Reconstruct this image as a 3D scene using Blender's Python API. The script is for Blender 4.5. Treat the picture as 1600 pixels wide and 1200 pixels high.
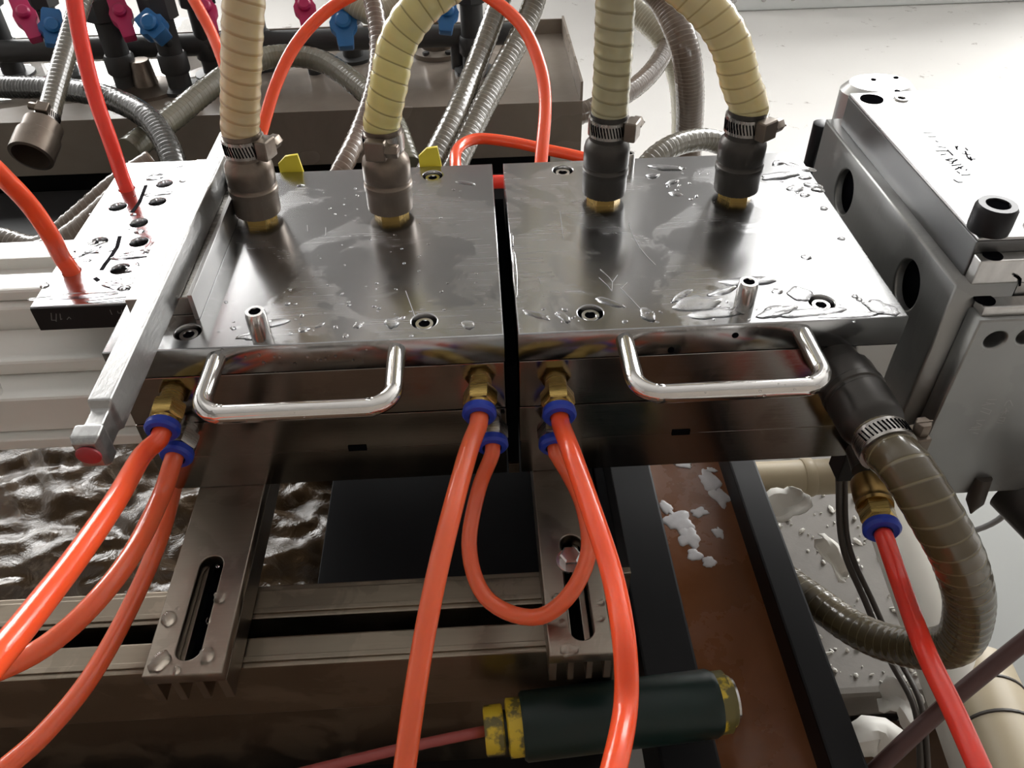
import bpy, bmesh, math, random
from mathutils import Vector, Matrix, Euler, noise
random.seed(7)
for o in list(bpy.data.objects): bpy.data.objects.remove(o)
S = bpy.context.scene
COL = S.collection

# ------------------------------------------------------------------ camera
F = 1267.0
CAM = Vector((-0.01867015, -0.40042377, 0.31924542))
RW = Matrix(((0.9985782897816179, 0.046673533575810104, -0.02574840655976307),
             (-0.0503745876403135, 0.668341912762764, -0.7421465411660141),
             (-0.017429862216537945, 0.7423884892077447, 0.6697428842436138)))
cd = bpy.data.cameras.new('camera'); cam = bpy.data.objects.new('camera', cd); COL.objects.link(cam)
cd.sensor_width = 36; cd.lens = F/1600*36; cd.clip_start = 0.02; cd.clip_end = 60
cam.matrix_world = Matrix.Translation(CAM) @ RW.to_4x4()
S.camera = cam

# ------------------------------------------------------------------ world, exposure
S.view_settings.view_transform = 'Standard'; S.view_settings.look = 'None'
S.view_settings.gamma = 1; S.view_settings.use_curve_mapping = False
S.view_settings.exposure = 0.0
WINDOW_STRENGTH = 14.0
w = bpy.data.worlds.new('world'); S.world = w; w.use_nodes = True
w.node_tree.nodes['Background'].inputs[0].default_value = (.8, .9, 1, 1)
w.node_tree.nodes['Background'].inputs[1].default_value = 0.6

# ------------------------------------------------------------------ surveying helpers: photo pixel + known plane -> point in the room
def ray(px, py): return RW @ Vector((px-800, 600-py, -F))
def pz(px, py, z): r = ray(px, py); return CAM + r*((z-CAM.z)/r.z)
def py_(px, py, y): r = ray(px, py); return CAM + r*((y-CAM.y)/r.y)
def px_(px, py, x): r = ray(px, py); return CAM + r*((x-CAM.x)/r.x)
def pd(px, py, d): return CAM + ray(px, py)*(d/F)

# ------------------------------------------------------------------ materials
MATS = {}
class NT:
    def __init__(s, m): s.t = m.node_tree; s.n = s.t.nodes; s.l = s.t.links; s.p = s.n['Principled BSDF']
    def add(s, t, **k):
        n = s.n.new(t)
        for a, v in k.items(): setattr(n, a, v)
        return n
    def link(s, a, b): s.l.new(a, b)
    def coord(s, scale=(1, 1, 1), rot=(0, 0, 0)):
        c = s.add('ShaderNodeTexCoord'); m = s.add('ShaderNodeMapping')
        m.inputs['Scale'].default_value = scale; m.inputs['Rotation'].default_value = rot
        s.link(c.outputs['Object'], m.inputs['Vector']); return m.outputs[0]
    def noise(s, vec, scale, detail=4, rough=.55, dist=0):
        n = s.add('ShaderNodeTexNoise'); n.inputs['Scale'].default_value = scale
        n.inputs['Detail'].default_value = detail; n.inputs['Roughness'].default_value = rough
        n.inputs['Distortion'].default_value = dist
        if vec is not None: s.link(vec, n.inputs['Vector'])
        return n.outputs['Fac']
    def ramp(s, fac, stops, interp='LINEAR'):
        r = s.add('ShaderNodeValToRGB'); e = r.color_ramp.elements; r.color_ramp.interpolation = interp
        while len(e) < len(stops): e.new(.5)
        for el, (p, c) in zip(e, stops):
            el.position = p; el.color = (c, c, c, 1) if not hasattr(c, '__len__') else (*c, 1)
        s.link(fac, r.inputs[0]); return r.outputs[0]
    def mix(s, fac, a, b, mode='MIX'):
        m = s.add('ShaderNodeMix', data_type='RGBA', blend_type=mode)
        for i, v in ((0, fac), (6, a), (7, b)):
            if hasattr(v, 'node'): s.link(v, m.inputs[i])
            elif i == 0: m.inputs[0].default_value = v
            else: m.inputs[i].default_value = (*v, 1)
        return m.outputs[2]
    def math(s, op, a, b=None):
        m = s.add('ShaderNodeMath', operation=op)
        for i, v in enumerate((a, b)):
            if v is None: continue
            if hasattr(v, 'node'): s.link(v, m.inputs[i])
            else: m.inputs[i].default_value = v
        return m.outputs[0]
    def bump(s, h, strength=.3, dist=.001):
        b = s.add('ShaderNodeBump'); b.inputs['Strength'].default_value = strength; b.inputs['Distance'].default_value = dist
        s.link(h, b.inputs['Height']); s.link(b.outputs[0], s.p.inputs['Normal'])
    def set(s, **k):
        for a, v in k.items():
            i = s.p.inputs[a.replace('_', ' ')]
            if hasattr(v, 'node'): s.link(v, i)
            else: i.default_value = (*v, 1) if hasattr(v, '__len__') and len(v) == 3 else v
def mat(name, **k):
    m = bpy.data.materials.new(name); m.use_nodes = True; MATS[name] = m; t = NT(m); t.set(**k); return t

def steel(name, base, rough, stain=.0, brush=(4, 300, 4), metallic=1.0, var=.12, bump=.05, stain_scale=14, rv=.12):
    t = mat(name, Metallic=metallic)
    v = t.coord(); b = t.noise(t.coord(brush), 6, 3)
    st = t.noise(v, stain_scale, 5, .6, .6)
    wet = t.ramp(st, ((.47, 0), (.5, 1)))
    c0 = t.mix(b, tuple(x*(1-var) for x in base), tuple(min(1, x*(1+var)) for x in base))
    c1 = t.mix(.5, c0, tuple(x*.62 for x in base))
    if stain: t.set(Base_Color=t.mix(t.math('MULTIPLY', wet, stain), c0, c1))
    else: t.set(Base_Color=c0)
    r = t.math('ADD', t.math('MULTIPLY', b, rv), rough-rv/2)
    if stain: r = t.math('SUBTRACT', r, t.math('MULTIPLY', wet, .10*stain))
    t.set(Roughness=r); t.bump(b, bump, .0004); return t
steel('plate_steel', (.47, .47, .475), .27, stain=.7, bump=.012, var=.05, brush=(3, 120, 3), rv=.03)
steel('side_steel', (.34, .328, .315), .17, stain=.3, brush=(4, 4, 300))
steel('manifold_steel', (.56, .56, .57), .20, stain=.5, stain_scale=30)
steel('die_steel', (.60, .60, .60), .38, stain=.4, stain_scale=9)
steel('die_side_dim', (.17, .172, .175), .42, stain=.3, stain_scale=9, metallic=.95)
steel('die_dull', (.36, .365, .36), .40, stain=.4, metallic=.9)
steel('handle_steel', (.74, .72, .70), .14, bump=.01, var=.03)
steel('screw_steel', (.62, .61, .60), .22, bump=.02)
steel('bar_aluminium', (.40, .40, .395), .42, stain=.5, stain_scale=120, bump=.5, brush=(90, 25, 90))
steel('clamp_steel', (.42, .40, .38), .28, bump=.05)
steel('brass', (.52, .36, .12), .28, bump=.03)
steel('brown_brass', (.30, .19, .07), .32, bump=.03)
steel('rail_metal', (.30, .255, .20), .42, stain=.9, stain_scale=18, brush=(2, 60, 60))
steel('bracket_metal', (.31, .27, .225), .38, stain=.6, stain_scale=25)
steel('coupling_brown', (.20, .165, .135), .36, stain=.4, stain_scale=60, metallic=.75)
steel('coupling_black', (.06, .056, .052), .38, stain=.2, metallic=.7)
steel('milled_steel', (.62, .61, .6), .3, brush=(20, 1, 8), var=.3, bump=.3)
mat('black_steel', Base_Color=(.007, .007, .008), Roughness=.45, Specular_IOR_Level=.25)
mat('black_oxide_and_reflection', Base_Color=(.018, .018, .02), Roughness=.38, Metallic=.6)
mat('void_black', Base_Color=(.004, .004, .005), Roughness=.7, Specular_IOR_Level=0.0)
mat('blue_plastic', Base_Color=(.02, .05, .42), Roughness=.3)
mat('yellow_plate', Base_Color=(.85, .72, .06), Roughness=.5)
mat('rod_pink', Base_Color=(.33, .07, .065), Roughness=.45)
mat('red_paint', Base_Color=(.32, .03, .04), Roughness=.45)
mat('mark_dark', Base_Color=(.035, .035, .04), Roughness=.7, Specular_IOR_Level=0.0)
mat('mark_pale', Base_Color=(.5, .5, .5), Roughness=.5)
mat('mark_faint', Base_Color=(.16, .16, .165), Roughness=.5)
mat('white_plastic', Base_Color=(.70, .70, .665), Roughness=.16)
mat('pipe_white', Base_Color=(.74, .71, .64), Roughness=.4)
mat('scrap_plastic', Base_Color=(.72, .70, .65), Roughness=.5)
mat('cable_dark', Base_Color=(.045, .035, .028), Roughness=.5)
mat('cable_grey', Base_Color=(.25, .25, .25), Roughness=.5)
mat('window_frame', Base_Color=(.35, .36, .36), Roughness=.5)
t = mat('window_light', Base_Color=(.9, .95, 1), Roughness=.4); t.set(Emission_Color=(1, .99, .97), Emission_Strength=WINDOW_STRENGTH)
t = mat('magenta_plastic', Roughness=.4); t.set(Base_Color=(.50, .015, .11))
t = mat('valve_blue', Roughness=.35); t.set(Base_Color=(.02, .15, .40))
t = mat('valve_dark', Roughness=.5); t.set(Base_Color=t.mix(t.noise(t.coord(), 20), (.02, .022, .024), (.06, .06, .06)))
t = mat('water_drop', Base_Color=(1, 1, 1), Roughness=.0, IOR=1.33); t.set(Transmission_Weight=1.0)
t = mat('spray', Base_Color=(.75, .75, .73), Roughness=.3, Alpha=.16)
def orange(name, a, b, sss=.25):
    t = mat(name, Roughness=.22); n = t.noise(t.coord(), 9, 2)
    t.set(Base_Color=t.mix(n, a, b), Subsurface_Weight=sss, Subsurface_Scale=.006, Coat_Weight=.25, Coat_Roughness=.08)
    t.p.inputs['Subsurface Radius'].default_value = (1, .35, .1)
orange('tube_orange', (.92, .085, .022), (1.0, .13, .04), .5)
orange('tube_dull', (.78, .12, .045), (.90, .17, .065), .5)
orange('tube_red', (.82, .045, .032), (.92, .075, .045), .4)
def hose(name, base, line, pitch, width=.10, rough=.25, lf=.75, sss=0.0):
    t = mat(name, Roughness=rough)
    a = t.add('ShaderNodeAttribute', attribute_name='s').outputs['Fac']; b = t.add('ShaderNodeAttribute', attribute_name='a').outputs['Fac']
    ph = t.math('FRACT', t.math('ADD', t.math('MULTIPLY', a, 1/pitch), b))
    ln = t.ramp(ph, ((0, 1), (width, .75), (width*2, 0), (1-width*.7, 0), (1, 1)))
    n = t.noise(t.coord(), 28, 3); n2 = t.noise(t.coord(), 7, 2)
    c = t.mix(n, tuple(x*.72 for x in base), tuple(x*1.15 for x in base))
    c = t.mix(t.ramp(n2, ((.4, 0), (.65, .5))), c, tuple(x*.6 for x in (base[0], base[0]*.9, base[0]*.75)))
    t.set(Base_Color=t.mix(t.math('MULTIPLY', ln, lf), c, line), Coat_Weight=.5, Coat_Roughness=.10, Subsurface_Weight=sss, Subsurface_Scale=.02)
    t.p.inputs['Subsurface Radius'].default_value = (1, .8, .45)
    t.bump(t.math('SUBTRACT', 1.0, ln), .35, .0012)
hose('hose_tan', (.66, .53, .30), (.34, .22, .10), .0098, sss=.6)
hose('hose_olive', (.68, .62, .22), (.16, .13, .04), .0105, .05, sss=.6)
hose('hose_grey', (.46, .43, .26), (.18, .155, .08), .0098, sss=.5)
hose('hose_yellow', (.70, .60, .28), (.30, .22, .09), .0100, .06, sss=.6)
hose('hose_dark', (.13, .115, .085), (.30, .27, .2), .0075, .10, lf=.35)
hose('hose_black', (.055, .055, .05), (.13, .13, .12), .006, .10, lf=.5)
hose('hose_brown', (.17, .125, .095), (.30, .25, .2), .0065, .10, lf=.4)
hose('hose_pale', (.46, .43, .31), (.62, .60, .48), .006, .10, lf=.5)
hose('hose_green', (.21, .20, .145), (.13, .125, .09), .007, .10, lf=.4)
hose('hose_murky', (.105, .075, .03), (.20, .165, .09), .0105, .06)
t = mat('floor_concrete', Roughness=.42); v = t.coord()
n = t.noise(v, 1.6, 6); n2 = t.noise(v, 14, 5, .7)
c = t.mix(n, (.68, .665, .64), (.80, .785, .76)); t.set(Base_Color=t.mix(t.ramp(n2, ((.28, 1), (.36, 0))), c, (.36, .33, .3)))
t = mat('wall_grey', Roughness=.8, Base_Color=(.46, .455, .45))
t = mat('wall_dark', Roughness=.8, Base_Color=(.24, .215, .19))
t = mat('ceiling_grey', Roughness=.8, Base_Color=(.42, .415, .41))
t = mat('cabinet_white', Roughness=.35, Base_Color=(.78, .81, .81))
mat('dim_floor_grey', Base_Color=(.33, .34, .325), Roughness=.5)
t = mat('tray_paint', Roughness=.5); v = t.coord(); n = t.noise(v, 6, 6, .65, .5)
t.set(Base_Color=t.mix(n, (.16, .132, .105), (.34, .295, .25)), Roughness=t.ramp(t.noise(v, 3, 3), ((.42, .16), (.6, .55)))); t.bump(n, .2, .004)
t = mat('rust_floor', Roughness=.5); v = t.coord(); n = t.noise(v, 10, 6, .65)
t.set(Base_Color=t.mix(n, (.10, .036, .013), (.28, .105, .040)), Roughness=t.ramp(n, ((.4, .12), (.6, .4)))); t.bump(t.noise(v, 40, 3), .15, .003)
t = mat('mud_floor', Roughness=.4); v = t.coord(); n = t.noise(v, 6, 6, .65)
t.set(Base_Color=t.mix(n, (.11, .062, .038), (.24, .145, .09)))
t = mat('ledge_concrete', Roughness=.6); v = t.coord(); n = t.noise(v, 8, 6, .7)
t.set(Base_Color=t.mix(n, (.15, .135, .12), (.27, .25, .225))); t.bump(n, .3, .004)
t = mat('pipe_beige', Roughness=.45); n = t.noise(t.coord(), 12, 5)
t.set(Base_Color=t.mix(n, (.42, .34, .21), (.56, .48, .34)))
t = mat('red_rod', Roughness=.45, Base_Color=(.085, .035, .03))
t = mat('roller_green', Roughness=.35, Specular_IOR_Level=.35); t.set(Base_Color=t.mix(t.noise(t.coord(), 15), (.004, .012, .011), (.008, .024, .02)))
t = mat('yellow_paint', Roughness=.4); n = t.noise(t.coord(), 60, 4)
t.set(Base_Color=t.mix(t.ramp(n, ((.45, 0), (.52, 1))), (.62, .45, .03), (.13, .11, .03)))
t = mat('tank_water', Roughness=.06); v = t.coord(); n = t.noise(v, 26, 6, .7, 2.0); n2 = t.noise(v, 7, 3)
foam_and_glint = t.math('MULTIPLY', t.ramp(n, ((.55, 0), (.70, 1))), t.ramp(n2, ((.42, 0), (.6, 1))))
sx = t.add('ShaderNodeSeparateXYZ'); t.link(v, sx.inputs[0]); foam_and_glint = t.math('MULTIPLY', foam_and_glint, t.ramp(t.math('MULTIPLY', sx.outputs[0], -1.0), ((.10, .0), (.24, .85))))
t.set(Base_Color=t.mix(foam_and_glint, (.075, .048, .026), (.36, .29, .215)), Roughness=t.math('ADD', t.math('MULTIPLY', foam_and_glint, .3), .05))
t.bump(n, .35, .006)
t = mat('foam_and_glint', Roughness=.35); t.set(Base_Color=t.mix(t.noise(t.coord(), 60, 3), (.45, .42, .42), (.85, .84, .86)))

# ------------------------------------------------------------------ mesh helpers
def link_obj(name, me, m, parent=None):
    o = bpy.data.objects.new(name, me); COL.objects.link(o)
    if m and not me.materials: me.materials.append(MATS[m])
    if parent: o.parent = parent
    return o
def tag(o, label, cat, group=None, kind=None):
    o['label'] = label
    if cat: o['category'] = cat
    if group: o['group'] = group
    if kind: o['kind'] = kind
    return o
def thing(name, label, cat, loc=(0, 0, 0), group=None):
    o = bpy.data.objects.new(name, None); COL.objects.link(o); o.empty_display_size = .01
    o.location = loc; T0[o.name] = Vector(loc); return tag(o, label, cat, group)
T0 = {}
def fin(bm, name, m, parent=None, smooth=False, bevel=0, segs=2, angle=40):
    """bmesh in world coordinates -> object; parent's location is subtracted so parts sit where they are built"""
    bmesh.ops.remove_doubles(bm, verts=bm.verts, dist=1e-6)
    bmesh.ops.recalc_face_normals(bm, faces=bm.faces)
    if bevel:
        es = [e for e in bm.edges if len(e.link_faces) == 2 and e.calc_face_angle(0) > math.radians(angle)]
        bmesh.ops.bevel(bm, geom=es, offset=bevel, segments=segs, affect='EDGES', profile=.7, clamp_overlap=True)
    off = Vector((0, 0, 0)); p = parent
    while p: off += p.location; p = p.parent
    if not parent:
        pass
    bmesh.ops.translate(bm, verts=bm.verts, vec=-off)
    me = bpy.data.meshes.new(name); bm.to_mesh(me); bm.free()
    if smooth:
        for p in me.polygons: p.use_smooth = True
        try: me.set_sharp_from_angle(angle=math.radians(38))
        except Exception: pass
    return link_obj(name, me, m, parent)
def box(bm, x0, x1, y0, y1, z0, z1, M=None):
    r = bmesh.ops.create_cube(bm, size=1)
    bmesh.ops.scale(bm, verts=r['verts'], vec=(x1-x0, y1-y0, z1-z0))
    bmesh.ops.translate(bm, verts=r['verts'], vec=((x0+x1)/2, (y0+y1)/2, (z0+z1)/2))
    if M: bmesh.ops.transform(bm, matrix=M, verts=r['verts'])
    return r['verts']
def B(name, x0, x1, y0, y1, z0, z1, m, parent=None, bevel=.0006, M=None, segs=2):
    bm = bmesh.new(); box(bm, x0, x1, y0, y1, z0, z1, M); return fin(bm, name, m, parent, False, bevel, segs)
def axisM(p, d, roll=0):
    d = Vector(d).normalized(); q = Vector((0, 0, 1)).rotation_difference(d)
    return Matrix.Translation(p) @ q.to_matrix().to_4x4() @ Matrix.Rotation(roll, 4, 'Z')
def lathe(bm, prof, M=None, n=32, fn=None):
    rings = []
    for r, z in prof:
        ring = []
        for i in range(n):
            a = 2*math.pi*i/n; rr = r*(fn(a, z) if fn else 1)
            v = Vector((rr*math.cos(a), rr*math.sin(a), z)); ring.append(bm.verts.new(M @ v if M else v))
        rings.append(ring)
    for a, b in zip(rings, rings[1:]):
        for i in range(n): bm.faces.new((a[i], a[(i+1) % n], b[(i+1) % n], b[i]))
    for ring in (rings[0], rings[-1]):
        try: bm.faces.new(ring)
        except ValueError: pass
def L(name, prof, m, parent, p=(0, 0, 0), d=(0, 0, 1), n=32, roll=0, fn=None):
    bm = bmesh.new(); lathe(bm, prof, axisM(Vector(p), d, roll), n, fn); return fin(bm, name, m, parent, True)
def hexf(n=6, k=1.0):
    s = 2*math.pi/n
    def f(a, z):
        b = (a % s)-s/2; return k*math.cos(s/2)/math.cos(b)
    return f
def cap_screw(bm, M, r, h, hexr, depth, n=24):
    """socket head cap screw: knurled side, chamfer, hexagonal recess"""
    out = [(r*.98, 0), (r, h*.12), (r, h*.86), (r*.90, h)]
    rings = []
    for k, (rr, z) in enumerate(out):
        rings.append([Vector(((rr*(1.0+(.018 if (i % 2) and k in (1, 2) else 0)))*math.cos(2*math.pi*i/n), rr*math.sin(2*math.pi*i/n), z)) for i in range(n)])
    hf = hexf()
    for rr, z in ((hexr*1.12, h), (hexr, h-.0006), (hexr, h-depth)):
        ring = []
        for i in range(n):
            a = 2*math.pi*i/n; q = rr*hf(a, 0)/math.cos(math.pi/6) if z < h-.0003 else rr
            ring.append(Vector((q*math.cos(a), q*math.sin(a), z)))
        rings.append(ring)
    rings.append([Vector((0, 0, h-depth-.0004))]*1)
    vs = [[bm.verts.new(M @ v) for v in ring] for ring in rings]
    for a, b in zip(vs, vs[1:]):
        for i in range(n):
            j = (i+1) % n
            if len(b) == 1: bm.faces.new((a[i], a[j], b[0]))
            else: bm.faces.new((a[i], a[j], b[j], b[i]))
    bm.faces.new(vs[0][::-1])
def screw(parent, p, r, h, m='screw_steel', name='cap_screw', d=(0, 0, 1), roll=.3, hexr=None, depth=None):
    bm = bmesh.new(); cap_screw(bm, axisM(Vector(p), d, roll), r, h, hexr or r*.52, depth or min(h*.5, r))
    o = fin(bm, name, m, parent, True); hr = hexr or r*.52
    L('hex_recess_shade', [(hr*1.12, 0), (hr*1.12, .0004), (hr*.8, .0005)], 'void_black', o, Vector(p)+Vector(d).normalized()*(h-.0014), d, 6, roll)  # black plug added to paint the shade inside the socket
    return o
def plate(name, outline, holes, z0, z1, m, parent=None, bevel=.0006, M=None):
    """flat plate in XY with real through holes (list of polygons)"""
    cu = bpy.data.curves.new(name, 'CURVE'); cu.dimensions = '2D'; cu.fill_mode = 'BOTH'
    for pts in [outline]+holes:
        sp = cu.splines.new('POLY'); sp.points.add(len(pts)-1); sp.use_cyclic_u = True
        for q, (x, y) in zip(sp.points, pts): q.co = (x, y, 0, 1)
    cu.extrude = (z1-z0)/2-bevel; cu.bevel_depth = bevel; cu.bevel_resolution = 1; cu.offset = -bevel
    o = bpy.data.objects.new(name+'_tmp', cu); COL.objects.link(o)
    dg = bpy.context.evaluated_depsgraph_get(); dg.update()
    me = bpy.data.meshes.new_from_object(o.evaluated_get(dg)); bpy.data.objects.remove(o); bpy.data.curves.remove(cu)
    bm = bmesh.new(); bm.from_mesh(me); bpy.data.meshes.remove(me)
    bmesh.ops.translate(bm, verts=bm.verts, vec=(0, 0, (z0+z1)/2))
    if M: bmesh.ops.transform(bm, matrix=M, verts=bm.verts)
    o = fin(bm, name, m, parent)
    o.data.materials.clear(); o.data.materials.append(MATS[m])
    for p in o.data.polygons: p.material_index = 0
    return o
def circ(x, y, r, n=28, ry=None): return [(x+r*math.cos(2*math.pi*i/n), y+(ry or r)*math.sin(2*math.pi*i/n)) for i in range(n)]
def rect(x0, x1, y0, y1): return [(x0, y0), (x1, y0), (x1, y1), (x0, y1)]
def slot(x, y0, y1, r, n=10):
    a = [(x+r*math.cos(math.pi*i/n), y1-r+r*math.sin(math.pi*i/n)) for i in range(n+1)]
    return a+[(x+r*math.cos(math.pi+math.pi*i/n), y0+r+r*math.sin(math.pi+math.pi*i/n)) for i in range(n+1)]
def crom(pts, step):
    pts = [Vector(p) for p in pts]; P = [pts[0]*2-pts[1]]+pts+[pts[-1]*2-pts[-2]]; out = []
    for i in range(1, len(P)-2):
        a, b, c, d = P[i-1:i+3]; ta = (c-a)*.5; tb = (d-b)*.5
        k = max(2, int((c-b).length/step))
        for j in range(k):
            u = j/k; u2 = u*u; u3 = u2*u
            out.append(b*(2*u3-3*u2+1)+ta*(u3-2*u2+u)+c*(-2*u3+3*u2)+tb*(u3-u2))
    out.append(pts[-1]); return out
def sweep(name, pts, r, m, parent=None, step=.004, n=18, pitch=0, amp=0, caps=True, wob=0, radii=None):
    """tube swept along a smooth path; carries arc length (s) and angle (a) so the material can draw its spiral"""
    path = crom(pts, step); V = []; Fc = []; sa = []; aa = []; s = 0; ups = None; N = len(path)
    for i, p in enumerate(path):
        tg = (path[min(i+1, N-1)]-path[max(i-1, 0)]).normalized()
        if ups is None:
            ups = tg.orthogonal().normalized()
        else: ups = (ups-tg*ups.dot(tg)).normalized()
        sd = tg.cross(ups)
        if i: s += (p-path[i-1]).length
        f = i/(N-1); rb = r if radii is None else radii(f)
        for k in range(n+1):
            an = 2*math.pi*k/n; rr = rb
            if pitch: rr += amp*math.cos(2*math.pi*(s/pitch+k/n))
            if wob: rr *= 1+wob*noise.noise(p*60+Vector((k % n, 0, 0)))
            V.append(p+(ups*math.cos(an)+sd*math.sin(an))*rr); sa.append(s); aa.append(k/n)
        if i:
            for k in range(n):
                b = i*(n+1)+k; a = b-n-1; Fc.append((a, a+1, b+1, b))
    if caps: Fc.append(tuple(range(n-1, -1, -1))); Fc.append(tuple((N-1)*(n+1)+k for k in range(n)))
    off = Vector((0, 0, 0)); q = parent
    while q: off += q.location; q = q.parent
    me = bpy.data.meshes.new(name); me.from_pydata([v-off for v in V], [], Fc)
    for nm, d in (('s', sa), ('a', aa)):
        at = me.attributes.new(nm, 'FLOAT', 'POINT'); at.data.foreach_set('value', d)
    for p in me.polygons: p.use_smooth = len(p.vertices) == 4
    return link_obj(name, me, m, parent)
def strokes(name, lines, fn, up, wd, m, parent):
    """thin written or scratched lines lying on a surface"""
    bm = bmesh.new(); up = Vector(up)
    for ln in lines:
        P = [fn(*p)+up*.00025 for p in ln]
        for a, b in zip(P, P[1:]):
            t = (b-a); sd = t.cross(up).normalized()*wd/2; e = t.normalized()*wd*.3
            bm.faces.new([bm.verts.new(x) for x in (a-e-sd, b+e-sd, b+e+sd, a-e+sd)])
    o = fin(bm, name, m, parent); o['kind'] = 'stuff'; return o
def blob(bm, c, rx, ry, rot, h, seed, n=22, rough=.35, X=Vector((1, 0, 0)), Y=Vector((0, 1, 0)), Z=Vector((0, 0, 1))):
    """flattened bead of water with an uneven outline"""
    rings = []
    for fr, fh in ((1.0, -.35), (1.0, 0), (.93, .5), (.74, .85), (.42, 1)):
        ring = []
        for i in range(n):
            a = 2*math.pi*i/n
            k = 1+rough*noise.noise(Vector((math.cos(a)*1.4, math.sin(a)*1.4, seed*3.7)))+rough*.5*noise.noise(Vector((math.cos(a)*3, math.sin(a)*3, seed*1.3)))
            u = rx*fr*k*math.cos(a); v = ry*fr*k*math.sin(a)
            uu = u*math.cos(rot)-v*math.sin(rot); vv = u*math.sin(rot)+v*math.cos(rot)
            ring.append(bm.verts.new(Vector(c)+X*uu+Y*vv+Z*(h*fh)))
        rings.append(ring)
    for a, b in zip(rings, rings[1:]):
        for i in range(n): bm.faces.new((a[i], a[(i+1) % n], b[(i+1) % n], b[i]))
    bm.faces.new(rings[-1]); bm.faces.new(rings[0][::-1])
def wet(name, label, items, parent=None, **k):
    bm = bmesh.new()
    for i, (c, rx, ry, rot, h) in enumerate(items): blob(bm, c, rx, ry, rot, h, i+len(name), **k)
    o = fin(bm, name, 'water_drop', parent, True); o['kind'] = 'stuff'; o['label'] = label
    if not parent: o['category'] = 'water'
    return o

# ================================================================== the hall
def struct(o): o['kind'] = 'structure'; return o
FZ = -.9; BY = 4.4
struct(B('floor', -5.5, 6.5, -3.5, BY, FZ-.05, FZ, 'floor_concrete', bevel=0))
struct(B('ceiling', -5.5, 6.5, -3.5, BY, 4.2, 4.3, 'ceiling_grey', bevel=0))
struct(B('wall_left', -5.6, -5.5, -3.5, BY, FZ, 4.2, 'wall_grey', bevel=0))
struct(B('wall_right', 6.5, 6.6, -3.5, BY, FZ, 4.2, 'wall_grey', bevel=0))
struct(B('wall_front', -5.5, 6.5, -3.6, -3.5, FZ, 4.2, 'wall_dark', bevel=0))
WIN = [(-5.1, -1.70, .1, 2.95), (2.05, 6.1, .1, 3.5)]
M_xz = Matrix.Rotation(math.pi/2, 4, 'X')
struct(plate('wall_back', rect(-5.5, 6.5, FZ, 4.2), [rect(a, b, c, d) for a, b, c, d in WIN], -BY-.12, -BY, 'wall_grey', bevel=0, M=M_xz))
for k, (a, b, c, d) in enumerate(WIN):
    wo = struct(thing(f'window_{k+1}', 'tall factory window letting daylight in', None)); del wo['label']
    nb = 4
    for i in range(nb):
        xa = a+(b-a)*i/nb; xb = a+(b-a)*(i+1)/nb
        for (za, zb) in ((c, (c+d)/2), ((c+d)/2, d)):
            B('pane', xa+.03, xb-.03, BY+.07, BY+.08, za+.03, zb-.03, 'window_light', wo, bevel=0)
    for i in range(nb+1):
        x = a+(b-a)*i/nb; B('mullion', x-.03, x+.03, BY+.03, BY+.09, c, d, 'window_frame', wo, bevel=0)
    for z in (c, (c+d)/2, d): B('transom', a, b, BY+.03, BY+.09, z-.03, z+.03, 'window_frame', wo, bevel=0)

# white riveted cabinet standing on the far floor
p0 = pz(1120, 19, FZ); p1 = pz(1600, 2, FZ)
cb = thing('cabinet', 'white riveted metal cabinet standing on the far floor', 'cabinet', (p0.x, p0.y, FZ))
B('body', p0.x, p0.x+1.6, p0.y, p0.y+.5, FZ, FZ+1.0, 'cabinet_white', cb, .004)
B('bottom_strip', p0.x-.004, p0.x+1.604, p0.y-.006, p0.y, FZ+.006, FZ+.10, 'cabinet_white', cb, .002)
for i in range(12):
    L('rivet', [(.012, 0), (.011, .004), (.006, .007)], 'screw_steel', cb, (p0.x+.07+i*.133, p0.y-.006, FZ+.05), (0, -1, 0), 12)

# ================================================================== background tray with valve row
TZ = -.2; TY0 = .865; TY1 = 1.19; TX1 = .15; TX0 = -1.7
tr = thing('drip_tray', 'wide brown-grey steel drip tray behind the steel blocks', 'tray', (TX1, TY0, -.5))
B('tray_floor', TX0, TX1-.004, TY0+.004, TY1-.004, TZ-.05, TZ-.02, 'tray_paint', tr, .001)
B('rim', TX0, TX1, TY0, TY0+.004, TZ-.11, TZ-.018, 'tray_paint', tr, .001)
B('rim', TX0, TX1, TY1-.004, TY1, TZ-.09, TZ+.006, 'tray_paint', tr, .001)
B('rim', TX1-.004, TX1, TY0+.004, TY1-.004, TZ-.09, TZ+.012, 'tray_paint', tr, .001)
B('under_tray_void', TX0+.02, TX1-.05, TY0+.03, TY1-.03, FZ, TZ-.05, 'black_steel', tr, .002)  # black box put in as the shaded void under the tray
B('leg_bracket', TX1-.05, TX1-.01, TY0+.02, TY0+.05, FZ, TZ-.09, 'pipe_white', tr, .001)
tf = TZ-.02
def standpipe(px, py, h, label, top=.0):
    p = pz(px, py, tf); s = thing('standpipe', label, 'pipe', p, 'standpipes in the drip tray')
    L('flange', [(.034, 0), (.034, .006), (.02, .008)], 'valve_dark', s, p, n=20)
    L('pipe', [(.019, .004), (.019, h)], 'valve_dark', s, p, n=16)
    L('lower_nut', [(.021, .03), (.024, .034), (.024, .058), (.021, .062)], 'valve_dark', s, p, n=12)
    L('union_nut', [(.02, h*.42), (.030, h*.44), (.030, h*.56), (.02, h*.58)], 'valve_dark', s, p, n=8)
    L('valve_body', [(.018, h*.66), (.032, h*.7), (.032, h*.92), (.018, h*.96)], 'valve_dark', s, p, n=16)
    return s, p
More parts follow.
